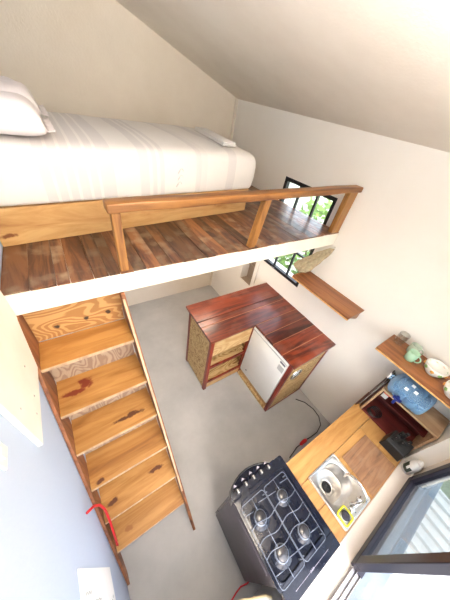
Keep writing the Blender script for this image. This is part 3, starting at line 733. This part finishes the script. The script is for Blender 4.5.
for i, (yy, mt, x0, zt, lb) in enumerate(((-.046, 'dark_brown', 2.06, 1.345, 'dark tray standing against the left side of the rack'), (-.030, 'white_plastic', 2.085, 1.36, 'pale thin tray standing between two dark trays by the rack'), (-.014, 'dark_brown', 2.03, 1.375, 'dark brown tray nearest the island, leaning beside the rack'))):
    t = thing('serving_tray', (2.15, yy, hc), lb, 'tray', 'trays standing beside the rack')
    B().box(x0, XR - .006, yy, yy + .007, hc, zt).make('tray_panel', M[mt], t, bevel=.002)
    B().tube([(x0 + .006, yy + .0035, hc + .02), (x0 + .006, yy + .0035, zt), (XR - .012, yy + .0035, zt)], .006, 6).make('tray_rim', M['dark_brown'], t, smooth=True)


bx, by = 1.925, -.590
BS = 1.2
t = thing('soap_bottle', (bx, by, .9312), 'white plastic soap bottle with a dark label on the window sill corner', 'bottle')
b = B(); rs = []
for r, z in ((.036, .0), (.042, .006), (.042, .11), (.040, .14), (.030, .162), (.016, .172)):
    rs.append([(bx + BS * r * math.cos(2 * PI * k / 24), by + BS * r * .80 * math.sin(2 * PI * k / 24), .9312 + z) for k in range(24)])
b.rings(rs).make('bottle_body', M['white_plastic'], t, smooth=True)
def cpatch(a0, a1, z0, z1):
    return [[(bx + BS * .0425 * math.cos(a), by + BS * .0425 * .80 * math.sin(a), .9312 + z) for z in (z0, z1)] for a in [math.radians(a0 + (a1 - a0) * k / 8) for k in range(9)]]
b = B()
for a0, a1, z0, z1 in ((95, 190, .03, .062), (95, 135, .062, .115), (160, 190, .062, .10)):
    ps = cpatch(a0, a1, z0, z1)
    for p, q in zip(ps, ps[1:]):
        b._f([b.bm.verts.new(v) for v in (p[0], q[0], q[1], p[1])])
b.make('bottle_label', M['dark_green'], t, solid=.001)
b = B(); b.lathe([(.016, .170), (.020, .172), (.020, .190), (.010, .194), (.008, .205), (.001, .206)], (bx, by, .9312), 'z', 16); b.make('bottle_cap', M['white_plastic'], t, smooth=True)

# ------------------------------------------------------------------ gas stove
KX0, KX1, KY0, KY1, KH = .492, .985, -.432, .060, .955
t = thing('gas_stove', (.74, -.2, 0), 'black four-burner gas stove standing beside the wooden counter', 'stove')
bd = B().box(KX0, KX1, KY0, KY1, .04, KH).make('stove_body', M['stove_side'], t, bevel=.006)
b = B()
b.tube([(KX0 - .001, KY0 + .06, KH - .10), (KX0 - .001, KY0 + .06, KH - .07), (KX0 - .001, KY1 - .12, KH - .07)], .003, 5)
b.make('side_pressing', M['stove_side'], bd)
for px, py in ((KX0 + .03, KY0 + .03), (KX1 - .03, KY0 + .03), (KX0 + .03, KY1 - .03), (KX1 - .03, KY1 - .03)):
    b = B(); b.lathe([(.018, 0), (.014, .041)], (px, py, 0), 'z', 10); b.make('foot', M['black_plastic'], t)
dr = B().box(KX0 + .006, KX1 - .006, KY1, KY1 + .022, .22, .82).make('oven_door', M['black_enamel'], t, bevel=.005)
B().tube([(KX0 + .06, KY1 + .02, .77), (KX0 + .06, KY1 + .05, .77), (KX1 - .06, KY1 + .05, .77), (KX1 - .06, KY1 + .02, .77)], .008, 8).make('door_handle', M['knob'], dr, smooth=True)
B().box(KX0 + .006, KX1 - .006, KY1, KY1 + .018, .05, .20).make('drawer_front', M['black_enamel'], t, bevel=.004)
CX0, CX1, CY0, CY1 = .508, .972, -.452, .012
b = B(); o = rrect(KX0 - .003, KX1 + .003, -.455, KY1 + .012, .015, 4); i_ = rrect(CX0 + .012, CX1 - .020, CY0 + .015, CY1 - .008, .03, 4)
cxm, cym = (CX0 + CX1) / 2, (CY0 + CY1) / 2
b.rings([ring(o, KH), ring(o, KH + .014), ring(i_, KH + .016), [(cxm + (x - cxm) * .97, cym + (y - cym) * .97, KH + .004) for x, y in i_]])
b.make('cooktop', M['black_enamel'], t)
# rear strip
rp = B().box(KX0 + .012, KX1 + .006, -.535, -.456, KH - .03, KH + .014).make('rear_strip', M['black_enamel'], t, bevel=.004)
b = B(); b.box(.58, .71, -.501, -.499, KH + .014, KH + .0152); b.box(.75, .90, -.501, -.499, KH + .014, KH + .0152); b.make('strip_line', M['strip'], rp)
b = B()
for k in range(6): b.box(.715 + .006 * k, .7185 + .006 * k, -.504, -.504 + (.010 if k % 2 else .007), KH + .014, KH + .0152)
b.make('emblem', M['strip'], rp)
# control panel with a bowed front
pf = [(.486, .020), (.486, .062)] + [(.486 + .40 * k / 12, .066 + .078 * math.sin(PI * (k / 12) ** .9) ** .75) for k in range(1, 12)] + [(.890, .064), (.980, .062), (.980, .020)]
b = B()
def slope(y): return KH + .018 - max(0, y - .03) * .28
b.rings([[(x, y, .83) for x, y in pf], [(x, y + .004, KH - .03) for x, y in pf], [(x, y, slope(y)) for x, y in pf]])
cp = b.make('control_panel', M['black_enamel'], t, bevel=.004)
b = B(); b.tube([(x, y - .002, slope(y) + .004) for x, y in pf[1:-3]], .006, 6); b.make('panel_rim', M['black_plastic'], cp, smooth=True)
for k, (kx, ky) in enumerate(((.545, .062), (.622, .066), (.698, .068), (.772, .064), (.842, .058))):
    b = B(); b.lathe([(.019, .0), (.018, .012), (.014, .016), (.001, .017)], (kx, ky, slope(ky) - .001), 'z', 16)
    kn = b.make('knob', M['black_plastic'], t, smooth=True)
    B().box(kx - .005, kx + .004, ky - .013, ky + .013, slope(ky) + .012, slope(ky) + .030).make('knob_grip', M['knob'], kn, bevel=.003)
    b = B(); b.prism([(kx - .018, ky + .030), (kx + .014, ky + .030), (kx - .002, ky + .046)], slope(ky) + .001, slope(ky) + .004); b.make('knob_mark', M['strip'], kn)
BUR = [(.600, -.135), (.818, -.132), (.612, -.340), (.815, -.350)]
for k, (ux, uy) in enumerate(BUR):
    R = (.046, .041, .048, .043)[k]
    b = B(); b.lathe([(R * 1.5, .004), (R * 1.45, .008), (R * 1.2, .008), (R * 1.15, .012), (R * .9, .013)], (ux, uy, KH), 'z', 28, cap=False); b.make('burner_dish', M['chrome'] if 0 else M['black_enamel'], t, smooth=True)
    b = B(); b.lathe([(R * .95, .004), (R * 1.0, .016), (R * 1.0, .022), (R * .85, .024)], (ux, uy, KH), 'z', 28); br = b.make('burner', M['grate'], t, smooth=True)
    b = B(); b.lathe([(R * .82, .024), (R * .84, .030), (R * .70, .034), (.001, .035)], (ux, uy, KH), 'z', 28); b.make('burner_cap', M['cap'], br, smooth=True)
gz = KH + .046
for gi, (gx0, gx1, mx) in enumerate(((.503, .704, .600), (.710, .916, .812))):
    b = B(); gy0, gy1 = -.452, -.022
    b.tube(ring(rrect(gx0, gx1, gy0, gy1, .02, 4), gz), .0026, 6, True)
    wav = lambda x, y, s: y + .010 * math.sin((x - gx0) / (gx1 - gx0) * 2 * PI) * s
    for k, yy in enumerate((-.075, -.155, -.235, -.305, -.385)):
        if k in (1, 2, 3): b.tube([(gx0 + (gx1 - gx0) * i / 12, wav(gx0 + (gx1 - gx0) * i / 12, yy, 1), gz) for i in range(13)] if k == 2 else [(gx0 + (gx1 - gx0) * i / 12, wav(gx0 + (gx1 - gx0) * i / 12, yy, 1), gz) for i in range(13)], .0026, 6)
        else:
            b.tube([(gx0, yy, gz), (mx - .028, yy - .01, gz)], .0026, 6); b.tube([(mx + .028, yy + .01, gz), (gx1, yy, gz)], .0026, 6)
    b.tube([(mx, gy1, gz), (mx, -.095, gz)], .0026, 6); b.tube([(mx, -.155, gz), (mx, -.300, gz)], .0026, 6); b.tube([(mx, -.378, gz), (mx, gy0, gz)], .0026, 6)
    for fx_ in (gx0 + .01, gx1 - .01):
        for fy_ in (gy0 + .03, gy1 - .03): b.tube([(fx_, fy_, gz), (fx_, fy_, KH + .006)], .004, 6)
    b.make('grate', M['grate'], t, smooth=True)
tag(B().tube([(.535, -.445, .06), (.51, -.455, .03), (.45, -.44, .012), (.40, -.445, .008), (.33, -.46, .008)], .006, 6).make('gas_hose', M['red_plastic'], smooth=True),
    'thin red gas hose running from under the back of the stove', 'hose')

t = thing('ledge_shelf', (.36, -.45, .70), 'white ledge with a wavy cream edge beside the stove, at the bottom of the picture', 'shelf')
pl = [(.10, -.345), (.20, -.358), (.26, -.364), (.32, -.388), (.37, -.416), (.42, -.438), (.46, -.458), (.487, -.485), (.487, -.538), (.10, -.538)]
b = B(); b.prism(pl, .722, .75); sh = b.make('ledge_top', M['white_paint'], t, bevel=.004)
b = B(); b.tube([(x, y, .739) for x, y in pl[:8]], .010, 8); b.make('ledge_edge', M['cream_edge'], sh, smooth=True)

# ------------------------------------------------------------------ wall shelves on the right wall
def wshelf(loc, ya, yb_, xf, zt, label):
    t = thing('wall_shelf', loc, label, 'shelf', 'wooden shelves on the right wall')
    B().box(xf, XR - .002, ya, yb_, zt - .022, zt).make('shelf_board', M['shelf'], t, bevel=.003)
    B().box(xf, xf + .014, ya, yb_, zt - .036, zt - .0225).make('front_lip', M['pine'], t, bevel=.002)
    for y in (ya + .015, yb_ - .035):
        B().hexa([(XR - .03, y, zt - .13), (XR - .002, y, zt - .13), (XR - .002, y + .018, zt - .13), (XR - .03, y + .018, zt - .13), (xf + .02, y, zt - .0225), (XR - .002, y, zt - .0225), (XR - .002, y + .018, zt - .0225), (xf + .02, y + .018, zt - .0225)]).make('bracket', M['shelf'], t)
    return t
wshelf((2.15, .9, 1.70), .535, 1.300, 2.030, 1.712, 'plain brown wooden shelf on the white wall below the loft window, nearly empty')
wshelf((2.13, -.16, 1.67), -.537, .205, 1.995, 1.69, 'brown wooden wall shelf holding mugs, bowls and a glass above the water jug')
ZS = 1.690
def mug(x, y, mat, inner, ha, label):
    t = thing('mug', (x, y, ZS), label, 'mug', 'mugs on the wall shelf')
    b = B(); b.lathe([(.030, .0), (.037, .004), (.040, .03), (.041, .092), (.037, .092), (.036, .03), (.030, .010), (.001, .009)], (x, y, ZS), 'z', 24); b.make('cup', mat, t, smooth=True)
    c, s = math.cos(ha), math.sin(ha)
    b = B(); b.tube([(x + c * (.039 + .028 * math.sin(a)), y + s * (.039 + .028 * math.sin(a)), ZS + .048 + .030 * math.cos(a)) for a in [PI * i / 10 for i in range(11)]], .0055, 8); b.make('handle', mat, t, smooth=True)
mug(2.128, -.008, M['green_mug'], None, math.radians(-95), 'pale green mug nearest the shelf front edge')
mug(2.230, .018, M['grey_green'], None, math.radians(-80), 'grey-green mug behind the pale green one, against the wall')
def bowl(x, y, r, label):
    t = thing('bowl', (x, y, ZS), label, 'bowl', 'flowered bowls on the wall shelf')
    b = B(); b.lathe([(r * .55, .0), (r * .58, .006), (r * .85, .03), (r * .98, .062), (r, .085), (r * .95, .085), (r * .93, .062), (r * .78, .030), (r * .5, .012), (.001, .010)], (x, y, ZS), 'z', 32)
    bd = b.make('bowl_body', M['bowl'], t, smooth=True)
    for k in range(9):
        a = 2 * PI * k / 9 + .3; rr = r * .985; cz_ = ZS + .058
        n_ = Vector((math.cos(a), math.sin(a), -.1)); c = Vector((x + rr * n_.x, y + rr * n_.y, cz_)); tt = Vector((-n_.y, n_.x, 0))
        b = B()
        for q in range(5):
            aa = 2 * PI * q / 5; cc = c + (tt * math.cos(aa) + Vector((0, 0, 1)) * math.sin(aa)) * .008
            b.lathe([(.001, -.005), (.006, -.003), (.006, .003), (.001, .005)], tuple(cc), 'z', 8)
        b.make('flower_motif', M['flower'] if k % 2 == 0 else M['leaf_dec'], bd, smooth=True)
bowl(2.175, -.175, .082, 'white bowl with orange flowers beside the mugs on the shelf')
bowl(2.085, -.345, .078, 'white flowered bowl at the right edge of the picture, past the first bowl')
for k, (gx, gy, lb) in enumerate(((2.225, .135, 'clear drinking glass at the left end of the shelf with mugs'),)):
    t = thing('drinking_glass', (gx, gy, ZS), lb, 'glass')
    b = B(); b.lathe([(.030, .0), (.038, .004), (.042, .12), (.039, .12), (.034, .010), (.001, .009)], (gx, gy, ZS), 'z', 24); b.make('tumbler', M['drink_glass'], t, smooth=True)

# khaki cloth gathered at the window, hanging from a nail under the loft beam
t = thing('hanging_cloth', (2.235, 1.25, 1.72), 'gathered khaki cloth hanging by the window above the plain shelf', 'cloth')
b = B()
path = [(2.27, 1.13, 2.10, .020), (2.262, 1.16, 2.05, .036), (2.25, 1.195, 1.99, .050), (2.235, 1.235, 1.92, .060), (2.22, 1.275, 1.86, .072), (2.20, 1.31, 1.80, .085), (2.19, 1.33, 1.755, .088), (2.185, 1.335, 1.722, .060), (2.185, 1.335, 1.716, .02)]
rs = []
for k, (x, y, z, r) in enumerate(path):
    ring_ = []
    for a in [2 * PI * i / 84 for i in range(84)]:
        f_ = 1 + .30 * math.sin(7 * a + k * .35) + .14 * math.sin(12 * a - k * .5) + .35 * noise.noise(Vector((math.cos(a) * 2.2, math.sin(a) * 2.2, k * .8)))
        ring_.append((min(XR - .004, x + r * .62 * f_ * math.cos(a)), y + r * f_ * math.sin(a), max(1.7125, z + .010 * math.sin(3 * a + k))))
    rs.append(ring_)
b.rings(rs).make('cloth_folds', M['khaki'], t, smooth=True)
B().tube([(XR - .001, 1.13, 2.108), (2.255, 1.13, 2.108)], .004, 6).make('nail', M['steel'], t)

# ------------------------------------------------------------------ outside
struct(B().box(-12, 14, -14, 14, -.35, -.25).make('ground', M['ground']))
struct(B().box(-.9, 2.9, -.835, YF - .2, .55, .905).make('trim_6', M['stucco'], bevel=.01))
t = thing('ribbed_roof', (1.5, -2.2, .3), 'white ribbed metal roof outside the kitchen window', 'roof')
b = B(); prof_ = []; x = -1.0
while x < 2.1:
    prof_ += [(x, 0), (x + .056, 0), (x + .062, .030), (x + .076, .030), (x + .082, 0)]; x += .096
def rz(y): return .80 + (y + .84) * .12
rs = [[(px, yy, rz(yy) + pz) for px, pz in prof_] for yy in (-.838, -4.2)]
for a, c in zip(range(len(prof_) - 1), range(1, len(prof_))):
    b._f([b.bm.verts.new(rs[0][a]), b.bm.verts.new(rs[0][c]), b.bm.verts.new(rs[1][c]), b.bm.verts.new(rs[1][a])])
b.make('roof_sheet', M['roof'], t, solid=.003)
b = B()
for yy in (-1.1, -2.5, -3.9): b.box(-1., 2.1, yy - .03, yy + .03, rz(yy) - .09, rz(yy) - .006)
b.make('roof_batten', M['pine'], t)
b = B()
for yy in (-1.1, -3.9):
    for xx in (-.9, 1.9): b.box(xx, xx + .08, yy - .04, yy + .04, -.25, rz(yy) - .09)
b.make('roof_post', M['pine'], t)
def bush(name, c, rx, rz_, n, seed, label, stem=.3):
    rnd = random.Random(seed); t = thing(name, (c[0], c[1], -.25), label, 'bush', 'bushes outside the windows'); b = B()
    for k in range(n):
        th = rnd.uniform(0, 2 * PI); ph = math.acos(rnd.uniform(-1, 1)); r = rnd.uniform(.45, 1) ** .5
        p = Vector((c[0] + rx * r * math.sin(ph) * math.cos(th), c[1] + rx * r * math.sin(ph) * math.sin(th), c[2] + rz_ * r * math.cos(ph)))
        d = Vector((rnd.uniform(-1, 1), rnd.uniform(-1, 1), rnd.uniform(-.6, .8))).normalized(); s = d.orthogonal().normalized(); L = rnd.uniform(.10, .20); w = L * .24
        v = [b.bm.verts.new(q) for q in (p - d * L * .5, p + s * w, p + d * L * .5, p - s * w)]; b._f(v)
    b.make('foliage', M['leaf'], t)
    b = B()
    for k in range(5):
        a = 2 * PI * k / 5; b.tube([(c[0], c[1], -.26), (c[0] + rx * .3 * math.cos(a), c[1] + rx * .3 * math.sin(a), c[2] + rz_ * .3)], .02, 5)
    b.make('stem', M['bark'], t)
bush('bush', (4.1, 2.3, 1.0), .9, 1.3, 1500, 1, 'leafy green bush outside the loft window, left part of the view')
bush('bush', (4.6, 5.2, 1.4), 1.1, 1.7, 1500, 2, 'taller leafy bush behind, outside the upper panes of the loft window')
bush('bush', (3.1, -1.75, .35), .45, .6, 700, 3, 'low green bush outside the kitchen window beside the ribbed roof')

# ------------------------------------------------------------------ added fill lamps, sky, camera
t = thing('fill_strip', (1.1, 2.2, ZD - .06), 'slim strip lamp added under the loft boards as unseen fill light', 'lamp')  # added lamp, hidden by the beam; brightens and warms the space below the loft
B().box(.55, 1.75, 2.17, 2.25, ZD - .10, ZD - .0605).make('fill_body', M['white_plastic'], t, bevel=.004)
b = B(); b.box(.57, 1.73, 2.18, 2.24, ZD - .125, ZD - .10); b.make('fill_diffuser', M['fill_glow'], t, bevel=.01)
ld = bpy.data.lights.new('fill_strip_light', 'AREA'); ld.shape = 'RECTANGLE'; ld.size = 1.15; ld.size_y = .08; ld.energy = FILL_LOFT; ld.color = (1, .80, .62)
lo = bpy.data.objects.new('fill_strip_light', ld); COL.objects.link(lo); lo.location = (1.15, 2.21, ZD - .13)
lx, ly, lz = .55, YF + .13, 3.10
t = thing('fill_uplighter', (lx, YF, lz), 'added bowl-shaped fill uplighter, out of view, on the front wall above the kitchen window', 'lamp')  # added lamp out of view, lights the ceiling to brighten the whole room
b = B(); b.lathe([(.02, -.10), (.10, -.085), (.17 * .72, .0), (.115, .0), (.095, -.075), (.001, -.085)], (lx, ly, lz), 'z', 32); b.make('fill_bowl', M['white_plastic'], t, smooth=True)
B().box(lx - .03, lx + .03, YF + .001, ly - .08, lz - .09, lz - .05).make('fill_arm', M['white_plastic'], t, bevel=.004)
ld = bpy.data.lights.new('fill_uplighter_light', 'AREA'); ld.shape = 'DISK'; ld.size = .19; ld.energy = FILL_UP; ld.color = (1, .93, .85)
lo = bpy.data.objects.new('fill_uplighter_light', ld); COL.objects.link(lo); lo.location = (lx, ly, lz + .003); lo.rotation_euler = (PI - .35, 0, 0)

w = bpy.data.worlds.new('sky'); sc.world = w; w.use_nodes = True
nt = w.node_tree; sky = nt.nodes.new('ShaderNodeTexSky'); sky.sky_type = 'NISHITA'; sky.sun_disc = False
sky.sun_elevation = math.radians(50); sky.sun_rotation = math.radians(200); sky.air_density = 1.0; sky.dust_density = 2.0
bg = nt.nodes['Background']; hz = nt.nodes.new('ShaderNodeMix'); hz.data_type = 'RGBA'; hz.inputs['Factor'].default_value = .35
nt.links.new(sky.outputs[0], hz.inputs['A']); hz.inputs['B'].default_value = (7.5, 7.2, 6.8, 1); nt.links.new(hz.outputs['Result'], bg.inputs['Color']); bg.inputs['Strength'].default_value = SKY
def portal(name, loc, rot, sx, sy):
    l = bpy.data.lights.new(name, 'AREA'); l.shape = 'RECTANGLE'; l.size = sx; l.size_y = sy; l.cycles.is_portal = True
    o = bpy.data.objects.new(name, l); COL.objects.link(o); o.location = loc; o.rotation_euler = rot
portal('window_portal', ((WF[0] + WF[1]) / 2, YF - .21, (WF[2] + WF[3]) / 2), (PI / 2, 0, 0), WF[1] - WF[0], WF[3] - WF[2])
portal('window_portal', (XR + .21, (W1[0] + W1[1]) / 2, (W1[2] + W1[3]) / 2), (0, PI / 2, 0), W1[3] - W1[2], W1[1] - W1[0])

yaw, pit, rol = .703586, .70327, .204171
cam = bpy.data.cameras.new('camera'); co = bpy.data.objects.new('camera', cam); COL.objects.link(co); sc.camera = co
fw = Vector((math.sin(yaw) * math.cos(pit), math.cos(yaw) * math.cos(pit), -math.sin(pit)))
rt = Vector((math.cos(yaw), -math.sin(yaw), 0)); up = rt.cross(fw)
r2 = rt * math.cos(rol) + up * math.sin(rol); u2 = -rt * math.sin(rol) + up * math.cos(rol)
co.matrix_world = Matrix(((r2.x, u2.x, -fw.x, 0), (r2.y, u2.y, -fw.y, 0), (r2.z, u2.z, -fw.z, 3.0825), (0, 0, 0, 1)))
cam.sensor_fit = 'VERTICAL'; cam.sensor_height = 24; cam.lens = 228.576 / 600 * 24
cam.clip_start = .02; cam.clip_end = 200

sc.view_settings.view_transform = 'Standard'; sc.view_settings.look = 'None'; sc.view_settings.gamma = 1
sc.view_settings.use_curve_mapping = False; sc.view_settings.exposure = EXPO
cy = sc.cycles
cy.use_denoising = True; cy.max_bounces = 10; cy.diffuse_bounces = 6; cy.transparent_max_bounces = 12; cy.sample_clamp_indirect = 10; cy.caustics_reflective = False; cy.caustics_refractive = False
